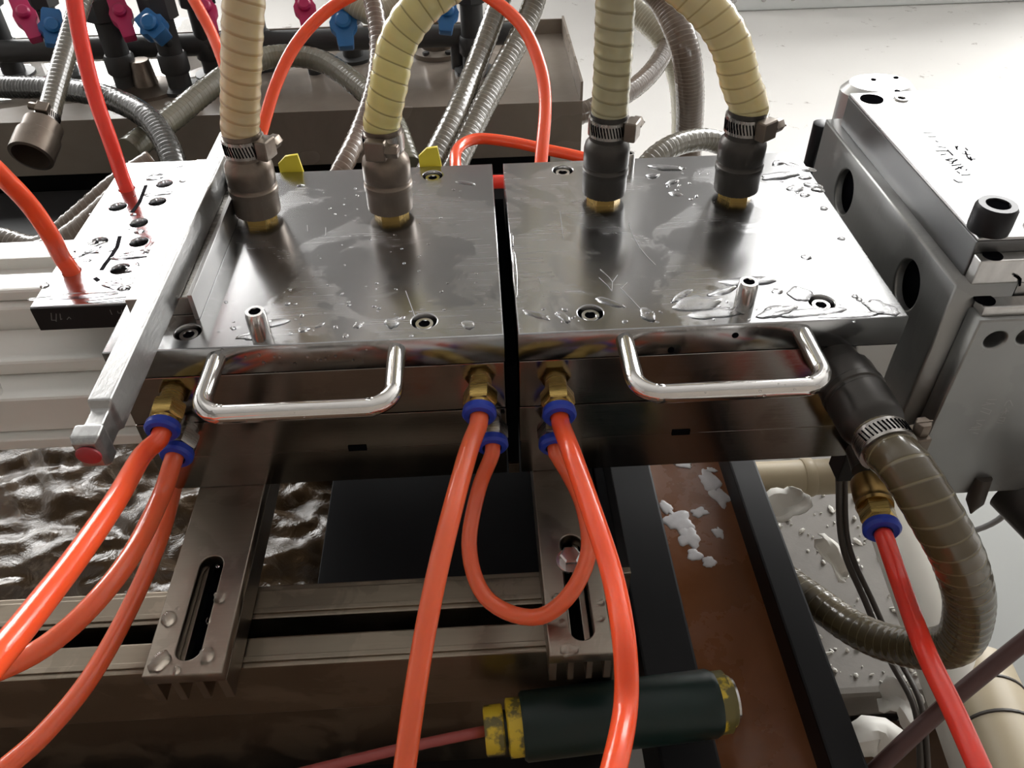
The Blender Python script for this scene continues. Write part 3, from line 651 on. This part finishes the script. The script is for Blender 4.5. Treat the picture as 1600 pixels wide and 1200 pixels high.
# ================================================================== die head
DX = .275
dh = thing('extrusion_die', 'large steel extrusion die head at the right', 'die', (.45, .12, -.22))
Myz = Matrix(((0, 0, 1, 0), (1, 0, 0, 0), (0, 1, 0, 0), (0, 0, 0, 1)))   # local x,y,z -> y,z,x
hA, hB = px_(1318, 300, DX), px_(1416, 445, DX)
fl = plate('flange', rect(.003, .247, -.150, .0205), [circ(hA.y, hA.z, .0165, 32, .0185), circ(hB.y, hB.z, .0165, 32, .0185)], DX, DX+.040, 'die_dull', dh, .0016, M=Myz)
for c in (hA, hB): L('bore', [(.019, .006), (.019, .030)], 'void_black', dh, (DX, c.y, c.z), (1, 0, 0), 32)
B('rear_body', DX+.0405, .80, .004, .247, -.150, .0195, 'die_steel', dh, .001)
xU = .2835
B('top_block', xU, .80, .013, .234, .0205, .0458, 'die_side_dim', dh, .0010)  # side colour darkened to dim the window's reflection on it
B('bright_top_skin', xU+.0002, .80, .0132, .2338, .0458, .0480, 'die_steel', dh, .0009)  # thin skin added so the top stays bright above the darkened side
B('top_ledge', xU+.001, .80, .0035, .0128, .0202, .0375, 'milled_steel', dh, .001)
strokes('joint_line', [[(1590, 432), (1594, 436), (1593, 446)], [(1594, 436), (1585, 430)]], lambda a, b: py_(a, b, .0028), (0, -1, 0), .0016, 'void_black', dh)
c = pz(1558, 352, .058)
screw(dh, (c.x+.004, c.y+.012, .048), .0125, .0175, 'black_oxide_and_reflection', 'black_cap_screw', roll=.2, hexr=.0065, depth=.008)
c2 = pz(1598, 352, .049); screw(dh, (c2.x+.006, c2.y, .0475), .005, .002, name='pan_screw')
c = pz(1362, 155, .048); L('drilled_hole', [(.009, 0), (.009, .0006), (.006, .0007)], 'void_black', dh, (c.x, c.y, .048), n=24)
c = pz(1408, 155, .048); screw(dh, (c.x, c.y, .0472), .0058, .002, name='small_screw')
# top marks scratched by hand
strokes('scribed_marks', [[(1443, 208), (1457, 208)], [(1450, 214), (1462, 214)], [(1461, 220), (1466, 222)], [(1464, 229), (1478, 231)], [(1462, 236), (1480, 236)], [(1480, 234), (1489, 243)], [(1470, 242), (1478, 241)],
                          [(1477, 250), (1488, 248), (1496, 250), (1488, 253), (1478, 250)], [(1483, 255), (1488, 256), (1490, 251)], [(1487, 259), (1502, 257)], [(1492, 265), (1505, 260)], [(1497, 261), (1503, 264)],
                          [(1495, 268), (1500, 271)], [(1509, 266), (1511, 265)], [(1502, 274), (1516, 273)], [(1494, 231), (1497, 229), (1493, 229), (1496, 234)], [(1508, 231), (1512, 235)], [(1503, 240), (1516, 242)], [(1508, 236), (1511, 243)],
                          [(1510, 244), (1518, 251)], [(1512, 248), (1524, 249)], [(1516, 245), (1518, 251)], [(1490, 281), (1497, 285), (1504, 285)]], lambda a, b: pz(a, b, .048), (0, 0, 1), .0012, 'mark_dark', dh)
# rounded cap behind
c = pz(1378, 132, .046)
bm = bmesh.new(); lathe(bm, [(.030, -.05), (.030, -.006), (.024, 0), (.004, 0)], Matrix.Translation((c.x, c.y+.004, .046)) @ Matrix.Diagonal((1.05, .8, 1, 1)), 40)
fin(bm, 'rear_cap', 'die_steel', dh, True)
for a, b in ((1365, 124), (1400, 121), (1402, 142)):
    q = pz(a, b, .0462); L('pin_hole', [(.0022, 0), (.0022, .0005), (.001, .0006)], 'void_black', dh, (q.x, q.y, .0460), n=14)
L('rear_tube', [(.0085, 0), (.0085, .05), (.007, .0505)], 'black_oxide_and_reflection', dh, (DX+.006, .262, -.04), (0, 0, 1), 24)
# front plate
PX0, PX1, PYF, PYB, PZ0, PZ1 = .2885, .80, -.013, .0025, -.165, .004
Mxz = Matrix(((1, 0, 0, 0), (0, 0, 1, 0), (0, 1, 0, 0), (0, 0, 0, 1)))     # local x,y,z -> x,z,y
ph = [py_(1555, 532, PYF), py_(1606, 526, PYF)]
plate('front_plate', [(PX0, PZ0), (PX1, PZ0), (PX1, PZ1), (PX0, PZ1)], [circ(q.x, q.z, .0068) for q in ph], PYF, PYB, 'die_dull', dh, .0014, M=Mxz)
B('plate_shoulder', PX0+.002, PX1, -.009, .0024, PZ1+.0001, PZ1+.007, 'milled_steel', dh, .0014)
c = Vector((.2945, -.0005, PZ1+.0071)); L('counterbore', [(.0065, 0), (.0065, .0003), (.004, .0004)], 'void_black', dh, c, n=24)
L('counterbore', [(.006, 0), (.006, .0003), (.004, .0004)], 'void_black', dh, (.2945, .0095, .0375), n=24)
strokes('scribed_marks', [[(1543, 624), (1557, 624)], [(1541, 629), (1554, 631)], [(1534, 633), (1552, 630)], [(1535, 637), (1549, 641)], [(1532, 642), (1546, 647)], [(1546, 646), (1549, 641)], [(1525, 657), (1539, 656)], [(1526, 660), (1534, 664)], [(1518, 668), (1533, 666)], [(1514, 671), (1531, 670)], [(1521, 676), (1528, 677)],
                          [(1569, 634), (1573, 627), (1578, 625), (1582, 634)], [(1564, 644), (1576, 642)], [(1566, 647), (1574, 640)], [(1572, 637), (1571, 647)], [(1562, 652), (1570, 652), (1568, 658), (1560, 656)], [(1557, 660), (1566, 661)]], lambda a, b: py_(a, b, PYF), (0, -1, 0), .0005, 'mark_pale', dh)
q = py_(1598, 760, PYF)
L('side_pipe', [(.022, -.01), (.022, .05), (.019, .052), (.019, .12)], 'coupling_black', dh, q+Vector((.012, .005, -.02)), (.35, -1, -.1), 32)
q = py_(1488, 760, PYF)

# ================================================================== supports below: rails, brackets, tank
for (y0, y1, z0, z1, lb) in ((-.089, -.066, -.205, -.166, 'rear aluminium rail along the water tank edge'), (-.125, -.103, -.228, -.166, 'front aluminium rail along the water tank edge')):
    r_ = thing('support_rail', lb, 'rail', (-.4, y0, z0), 'aluminium rails of the tank edge')
    B('rail', -1.2, .055, y0, y1, z0, z1, 'rail_metal', r_, .0012)
    B('rail_rib', -1.2, .055, y0+.0035, y0+.0075, z1-.0005, z1+.0016, 'rail_metal', r_, .0005)
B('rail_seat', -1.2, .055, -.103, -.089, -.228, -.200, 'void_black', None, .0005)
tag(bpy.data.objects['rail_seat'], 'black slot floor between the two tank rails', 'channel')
def bracket(x0, x1, yf, label, slots):
    o = thing('slotted_bracket', label, 'bracket', ((x0+x1)/2, yf, -.164))
    z1 = -.1318; plate('slotted_plate', rect(x0, x1, yf, .215), slots, z1-.010, z1, 'bracket_metal', o, .0008)
    wd = x1-x0
    for a, b in ((0, .12), (.30, .40), (.60, .70), (.88, 1.0)): B('web', x0+wd*a, x0+wd*b, yf+.001, .2, -.1638, z1-.0102, 'bracket_metal', o, .0005)
    B('inner_fill', x0+wd*.1, x0+wd*.9, yf+.012, .19, -.1600, -.1500, 'void_black', o, 0)
    return o
sl1 = slot(-.2118, -.137, -.060, .0078); b1 = bracket(-.2360, -.1880, -.1465, 'slotted metal bracket with water beads under the left block', [sl1])
sl2 = slot(.0305, -.138, -.058, .0075); b2 = bracket(.0090, .0480, -.1475, 'slotted metal bracket with a bolt under the gap side of the right block', [sl2])
bo = thing('bracket_bolt', 'steel bolt and washer in the slot of the right bracket', 'bolt', (.0285, -.080, -.1318))
L('washer', [(.0095, -.0005), (.0095, .0014), (.005, .0015)], 'screw_steel', bo, (.0285, -.080, -.1316), n=28); L('bolt_head', [(.0072, .001), (.0072, .0075), (.006, .0085)], 'screw_steel', bo, (.0285, -.080, -.1316), n=6)
# tank with turbulent water
tk = thing('water_tank', 'steel water tank beneath the white profile', 'tank', (-.5, .1, -.5))
B('tank_bottom', -1.2, .075, -.10, .262, -.47, -.46, 'black_steel', tk, 0)
B('tank_wall', -1.2, .075, -.0655, -.060, -.46, -.170, 'rail_metal', tk, .001)
B('tank_wall', -1.2, .075, .256, .262, -.46, -.20, 'black_steel', tk, .001)
B('tank_wall', .068, .075, -.06, .256, -.46, -.170, 'black_steel', tk, .001)
B('tank_wall', -1.2, -1.194, -.06, .256, -.46, -.20, 'black_steel', tk, .001)
bm = bmesh.new(); nx, ny = 240, 76; vs = []
for j in range(ny+1):
    for i in range(nx+1):
        x = -1.19+1.257*i/nx; y = -.0598+.315*j/ny
        z = -.232+.010*noise.fractal(Vector((x*16, y*22, 0)), 1, 2, 4)+.004*noise.noise(Vector((x*70, y*70, 3)))
        vs.append(bm.verts.new((x, y, z)))
for j in range(ny):
    for i in range(nx):
        a = j*(nx+1)+i; bm.faces.new((vs[a], vs[a+1], vs[a+nx+2], vs[a+nx+1]))
o = fin(bm, 'tank_surface_water', 'tank_water', None, True); tag(o, 'churning brown water in the tank under the profile', 'water', kind='stuff')
for i, (a, b, r0, lb) in enumerate(((D(-15, 600, .56), D(80, 760, .72), .005, 'spray jet falling into the tank at the left edge'), (D(75, 605, .60), D(30, 640, .70), .0025, 'thin spray jet branching under the profile'), (D(-30, 740, .5), D(30, 820, .62), .006, 'lower spray jet at the left edge'))):
    tag(sweep('water_jet', [a, (a+b)/2+Vector((0, 0, .006)), b], r0, 'spray', None, .006, 10, wob=.5), lb, 'water jet')
bf = thing('shade_sheet', 'added black sheet standing for the shade on the tank water under the blocks', 'plate', (-.03, .1, -.215))
B('sheet', -.158, .066, -.0595, .2550, -.2165, -.2125, 'black_steel', bf, .0008)  # black sheet put in as the shade on the water below the blocks
B('shade_sheet_edge', -.1600, -.1565, -.0595, .2550, -.2400, -.2125, 'black_steel', bf, .0008)
# floor under the front
mf = B('mud_floor', -1.4, .09, -1.6, -.13, FZ+.31, FZ+.33, 'mud_floor', None, .001); tag(mf, 'brown muddy base plate in front of the tank', 'base plate')

# rusty channel running towards the viewer
rc = thing('rusty_channel', 'rusty brown drain channel between black steel sides', 'channel', (.18, 0, -.32))
B('channel_floor', .128, .226, -1.0, .26, -.315, -.300, 'rust_floor', rc, .001)
B('side_beam', .088, .130, -1.0, .26, -.335, -.262, 'black_steel', rc, .002)
B('side_beam', .210, .236, -1.0, .26, -.335, -.272, 'black_steel', rc, .002)
B('channel_leg', .10, .13, .2, .23, FZ, -.335, 'black_steel', rc, .001); B('channel_leg', .10, .13, -.9, -.87, FZ, -.335, 'black_steel', rc, .001)
bm = bmesh.new()
for i, (a, b, rx, ry, rt) in enumerate(((1068, 726, .012, .005, -.3), (1108, 752, .010, .018, .35), (1124, 775, .008, .016, .4), (1060, 815, .014, .017, .5), (1075, 838, .010, .013, .3), (1085, 868, .009, .006, .2), (1106, 878, .008, .006, -.2), (1112, 735, .006, .004, 0), (1122, 832, .005, .009, .2), (1042, 795, .006, .01, .4), (1093, 800, .009, .007, .1))):
    blob(bm, pz(a, b, -.2998), rx*.9, ry*.9, rt, .0008, i, rough=.55, n=32)
tag(fin(bm, 'glint_patches', 'foam_and_glint', None, True), 'white painted reflections on the wet rusty channel floor', 'foam_and_glint', kind='stuff')  # white lumps painted in as bright reflections in the channel water
# dark roller with yellow end caps
ra, rb = pz(815, 1135, -.215), pz(1118, 1098, -.215); rd = (rb-ra).normalized(); rl = (rb-ra).length
ro = thing('roller', 'dark green roller with yellow painted ends at the bottom', 'roller', ra)
L('drum', [(.0210, 0), (.0225, .002), (.0225, rl-.004), (.0205, rl)], 'roller_green', ro, ra, rd, 40)
L('yellow_end', [(.0205, 0), (.0205, .007), (.017, .0072), (.017, .010), (.0165, .011), (.004, .0112)], 'yellow_paint', ro, rb, rd, 36)
L('end_disc', [(.015, .0108), (.015, .013), (.012, .0135)], 'screw_steel', ro, rb, rd, 28)
L('yellow_end', [(.017, -.010), (.019, -.009), (.019, 0)], 'yellow_paint', ro, ra, rd, 32); L('yellow_end', [(.015, -.025), (.016, -.024), (.016, -.013), (.015, -.012)], 'yellow_paint', ro, ra, rd, 32)
L('neck', [(.012, -.014), (.012, -.009)], 'roller_green', ro, ra, rd, 20)
tag(sweep('pink_rod', [ra-rd*.024, ra-rd*.08+Vector((0, -.004, -.002)), ra-rd*.16+Vector((0, -.012, -.006))], .0036, 'rod_pink', None, .01, 12), 'thin pink rod entering the left end of the roller', 'rod')

# ================================================================== lower right: ledge, pipes, scraps
LZ = -.6
le = thing('concrete_ledge', 'grey concrete ledge littered with white plastic crumbs', 'ledge', (.5, .2, FZ))
B('ledge_top', .245, .56, .045, .62, LZ-.06, LZ, 'ledge_concrete', le, .008); B('ledge_base', .26, .55, .12, .60, FZ, LZ-.06, 'ledge_concrete', le, .004)
bm = bmesh.new()
for i in range(430):
    x = random.uniform(.25, .55); y = random.uniform(.05, .5); s_ = random.choice((.0012, .0018, .0025, .004))
    v = bmesh.ops.create_icosphere(bm, subdivisions=1, radius=s_)['verts']
    Mx = Matrix.Translation((x, y, LZ+s_*.4)) @ Euler((random.random(), random.random(), random.random()*6)).to_matrix().to_4x4() @ Matrix.Diagonal((random.uniform(.6, 3), 1, .6, 1))
    bmesh.ops.transform(bm, matrix=Mx, verts=v)
tag(fin(bm, 'plastic_crumbs', 'scrap_plastic', None), 'white plastic crumbs scattered on the concrete ledge', 'crumbs', kind='stuff')
def scrap(label, pts, wd, z=None, seed=0):
    """curled plastic shaving: thick ribbon with folds"""
    P = crom(pts, .006); bm = bmesh.new(); rows = []
    for i, p in enumerate(P):
        tg = (P[min(i+1, len(P)-1)]-P[max(0, i-1)]).normalized(); sd = tg.cross(Vector((0, -.4, 1))).normalized(); up = sd.cross(tg)
        k = wd*(1+.5*noise.noise(Vector((i*.4, seed, 0))))*(.35 if i in (0, len(P)-1) else 1); row = []
        for u in range(6):
            f = u/5*2-1; row.append(bm.verts.new(p+sd*f*k+up*(.006*math.sin(f*3+seed+i*.35))))
        rows.append(row)
    for a, b in zip(rows, rows[1:]):
        for u in range(5): bm.faces.new((a[u], a[u+1], b[u+1], b[u]))
    o = fin(bm, 'plastic_shaving', 'scrap_plastic', None, True); md = o.modifiers.new('thick', 'SOLIDIFY'); md.thickness = .0012
    return tag(o, label, 'plastic shaving', 'plastic shavings')
scrap('wide white shaving lying under the beige pipe', [D(1165, 800, .98), D(1205, 792, .98), D(1245, 782, .98), D(1258, 770, .98)], .018, seed=1)
scrap('split white shaving standing on the ledge centre', [D(1280, 840, 1.02), D(1300, 868, 1.03), D(1318, 905, 1.04)], .012, seed=2)
scrap('short thin shaving beside the channel edge', [D(1180, 828, 1.0), D(1205, 838, 1.0), D(1220, 852, 1.0)], .004, seed=3)
scrap('crumpled white shaving over the ledge front edge', [D(1375, 1085, .92), D(1410, 1095, .90), D(1435, 1125, .90)], .020, seed=4)
scrap('crumpled white rag of plastic at the very bottom', [D(1290, 1165, .95), D(1340, 1155, .93), D(1375, 1150, .93), D(1380, 1185, .93)], .022, seed=5)
a, b = D(1130, 752, 1.02), D(1345, 742, 1.02); bpipe = thing('beige_pipe', 'beige plastic pipe lying horizontally under the right block', 'pipe', a); dv = (b-a).normalized()
L('pipe', [(.0225, 0), (.0225, (b-a).length)], 'pipe_beige', bpipe, a, dv, 28); L('joint_ring', [(.0235, .098), (.0245, .1), (.0245, .11), (.0235, .112)], 'pipe_beige', bpipe, a, dv, 28)
a, b = D(1372, 730, .98), D(1560, 1230, .72); wpipe = thing('white_pipe', 'thick white plastic pipe slanting down behind the red orange tube', 'pipe', a); dv = (b-a).normalized()
L('pipe', [(.034, -.12), (.034, (b-a).length)], 'pipe_white', wpipe, a, dv, 36)
a, b = D(1520, 1050, .80), D(1620, 1290, .66); np_ = thing('ringed_pipe', 'beige pipe with dark ring joints in the bottom right corner', 'pipe', a); dv = (b-a).normalized()
L('pipe', [(.036, 0), (.036, (b-a).length)], 'pipe_beige', np_, a, dv, 36)
for s_ in (.035, .075): L('ring', [(.0362, s_), (.0372, s_+.001), (.0372, s_+.003), (.0362, s_+.004)], 'cable_dark', np_, a, dv, 36)
tag(sweep('red_rod', [D(1340, 1230, .62), D(1480, 1100, .62), D(1640, 970, .62)], .0066, 'red_rod', None, .02, 16), 'dark red rod crossing the lower right corner', 'rod')
tag(sweep('cable', [D(1308, 640, .95), D(1310, 740, .93), D(1316, 850, .93), D(1352, 940, .93), D(1390, 1030, .92), D(1430, 1110, .88), D(1440, 1230, .85)], .0035, 'cable_dark', None, .008, 10), 'dark cable hanging left of its twin beside the white pipe', 'cable', 'twin cables')
tag(sweep('cable', [D(1318, 640, .95), D(1320, 740, .93), D(1326, 850, .93), D(1366, 945, .93), D(1405, 1030, .92), D(1440, 1105, .88), D(1452, 1230, .85)], .0032, 'cable_dark', None, .008, 10), 'dark cable hanging right of its twin beside the white pipe', 'cable', 'twin cables')
tag(sweep('cable', [D(1490, 832, .85), D(1525, 828, .82), D(1560, 812, .8), D(1590, 785, .78), D(1640, 760, .76)], .003, 'cable_grey', None, .008, 10), 'thin grey cable under the die head plate', 'cable')
bw = thing('blue_connector', 'small dark blue connector hanging under the die head', 'connector', D(1525, 770, .62))
L('boot', [(.0065, -.02), (.0065, .003), (.003, .010), (.0008, .015)], 'cable_dark', bw, D(1525, 778, .62), (0, -.2, -1), 16)
sd_ = thing('floor_dimmer', 'grey box added for the dimmer floor under the die head', 'floor_shade', (.8, .2, FZ))
B('floor_dimmer_body', .60, 1.5, -.5, .75, FZ, -.64, 'dim_floor_grey', sd_, .006)  # added box whose grey stands in for the light falling off on the floor
B('floor_dimmer_top', .585, 1.515, -.515, .765, -.64, -.62, 'dim_floor_grey', sd_, .004)
# underside gutter, dark region below ledge
B('dark_base', .25, .575, -1.2, .10, FZ, FZ+.10, 'mud_floor', None, .002); tag(bpy.data.objects['dark_base'], 'dark muddy floor plate below the concrete ledge', 'base plate')

# ================================================================== water on the metal
def scatter(n, px0, px1, py0, py1, z, smin, smax):
    out = []
    for _ in range(n):
        p = pz(random.uniform(px0, px1), random.uniform(py0, py1), z); s_ = random.uniform(smin, smax)
        out.append((p, s_*random.uniform(.8, 1.8), s_, random.uniform(0, 3), s_*.45))
    return out
it = [(pz(a, b, 0), rx, ry, rt, h) for a, b, rx, ry, rt, h in ((430, 505, .009, .004, .2, .0008), (475, 515, .004, .003, 0, .001), (560, 508, .004, .003, 1, .001), (612, 505, .005, .006, .4, .001), (731, 508, .004, .005, .6, .001), (500, 508, .004, .0012, .8, .0008),
     (728, 286, .008, .003, -.4, .0008), (470, 290, .003, .002, 0, .0008), (395, 525, .010, .004, .1, .0007))]
wet('water_droplets', 'clear water beads on the left cover plate', it+scatter(60, 440, 765, 280, 510, 0, .0004, .0011)+scatter(25, 340, 700, 470, 525, 0, .0006, .0018))
it = [(pz(a, b, 0), rx, ry, rt, h) for a, b, rx, ry, rt, h in ((805, 430, .0016, .030, -.02, .001), (800, 375, .0012, .012, 0, .0009), (838, 492, .010, .003, -.5, .001), (880, 495, .003, .008, .5, .001), (950, 472, .011, .003, -.6, .001), (1012, 492, .005, .007, .2, .001),
     (1065, 462, .010, .003, .7, .0012), (1090, 475, .016, .009, .1, .0009), (1130, 455, .012, .003, .4, .0012), (1170, 440, .022, .005, .0, .0012), (1120, 490, .02, .005, .1, .0008), (1215, 487, .014, .006, .3, .0012), (1265, 488, .026, .004, .05, .0012), (1330, 492, .024, .003, 0, .001), (1250, 460, .008, .008, .3, .0009),
     (1375, 480, .012, .008, -.6, .0007), (1215, 455, .004, .003, 0, .001), (1040, 262, .014, .006, -.2, .001), (1020, 275, .006, .004, .3, .001), (1050, 285, .007, .003, .5, .001), (1055, 303, .006, .003, -.5, .001), (1215, 255, .006, .004, .3, .0013), (1218, 275, .017, .006, .2, .0013), (1252, 262, .012, .004, -.7, .0013),
     (1242, 295, .007, .005, -.1, .0014), (1270, 290, .008, .004, -.5, .0013), (1258, 278, .005, .003, 0, .0013), (1278, 297, .005, .003, -.3, .0013), (1257, 305, .004, .003, 0, .0012), (1287, 326, .003, .003, 0, .001), (1315, 373, .003, .002, -.4, .001), (1259, 402, .004, .003, -.5, .001), (1336, 463, .002, .002, 0, .001), (1343, 468, .002, .002, 0, .001))]
wet('water_droplets', 'clear water beads and puddles on the right cover plate', it+scatter(30, 1000, 1250, 250, 320, 0, .0005, .0014)+scatter(30, 820, 1350, 470, 505, 0, .0005, .0016))
it = [(pz(a, b, .0), rx, ry, rt, h) for a, b, rx, ry, rt, h in ((262, 266, .015, .004, .7, .0014), (243, 278, .008, .004, .2, .0012), (248, 303, .013, .0025, .15, .0012), (208, 335, .003, .002, 0, .001), (216, 362, .004, .003, 0, .001), (136, 392, .016, .004, .8, .0012), (132, 386, .004, .010, -.5, .001), (158, 392, .011, .003, .1, .001), (238, 385, .003, .009, -.4, .001), (215, 395, .011, .003, .1, .0011), (205, 401, .016, .003, .1, .0013),
     (196, 438, .012, .003, .15, .001), (208, 418, .003, .007, -.4, .001), (182, 448, .012, .003, -.3, .0013), (212, 445, .012, .004, .5, .0013), (125, 408, .008, .003, .1, .001), (120, 462, .030, .003, .03, .0012), (200, 466, .026, .003, .1, .0012), (70, 446, .003, .003, 0, .0015), (285, 283, .003, .002, 0, .001))]
wet('water_droplets', 'clear water puddles on the drilled plate', it+scatter(25, 130, 260, 270, 460, 0, .0004, .0012))
zb = -.1318
it = [(pz(a, b, zb), rx, ry, rt, h*1.6) for a, b, rx, ry, rt, h in ((264, 968, .0045, .0055, .2, .0022), (250, 1035, .006, .0085, -.3, .002), (343, 934, .0038, .005, 0, .002), (323, 1024, .005, .006, .1, .002), (326, 970, .0018, .002, 0, .001), (276, 1048, .003, .0025, 0, .001), (278, 950, .0012, .001, 0, .0008), (340, 885, .001, .001, 0, .0008), (872, 935, .004, .003, .2, .0018), (878, 975, .003, .003, 0, .0018), (940, 942, .002, .002, 0, .0015), (940, 968, .002, .002, 0, .0015), (890, 1015, .006, .004, 0, .0012))]
wet('water_droplets', 'large water beads on the slotted brackets', it)
Xf, Yf, Zf = Vector((1, 0, 0)), Vector((0, 0, 1)), Vector((0, -1, 0))
it = []
for _ in range(26):
    p = py_(random.uniform(340, 640), random.uniform(545, 570), .0); s_ = random.uniform(.0004, .0011); it.append((p, s_, s_*1.2, 0, s_*.6))
wet('water_droplets', 'fine water beads on the front face of the left block', it, X=Xf, Y=Yf, Z=Zf, n=12)

def beads(label, pts, r, k):
    bm = bmesh.new(); P = crom(pts, .002)
    for i in range(k):
        p = random.choice(P[6:-6]); a = random.uniform(0, 2*math.pi); q = random.uniform(.0005, .0011)
        d = Vector((random.uniform(-1, 1), random.uniform(-1, .3), random.uniform(-.2, 1))).normalized()
        v = bmesh.ops.create_icosphere(bm, subdivisions=1, radius=q)['verts']; bmesh.ops.translate(bm, verts=v, vec=p+d*(r+q*.1))
    o = fin(bm, 'water_beads', 'water_drop', None, True); tag(o, label, 'water', kind='stuff')
beads('tiny water beads on the polished handle of the left block', [(-.180, -.052, -.0085), (-.135, -.052, -.0085), (-.09, -.052, -.0085)], .0058, 22)
beads('tiny water beads on the polished handle of the right block', [(.080, -.052, -.0085), (.125, -.052, -.0085), (.17, -.052, -.0085)], .0058, 14)
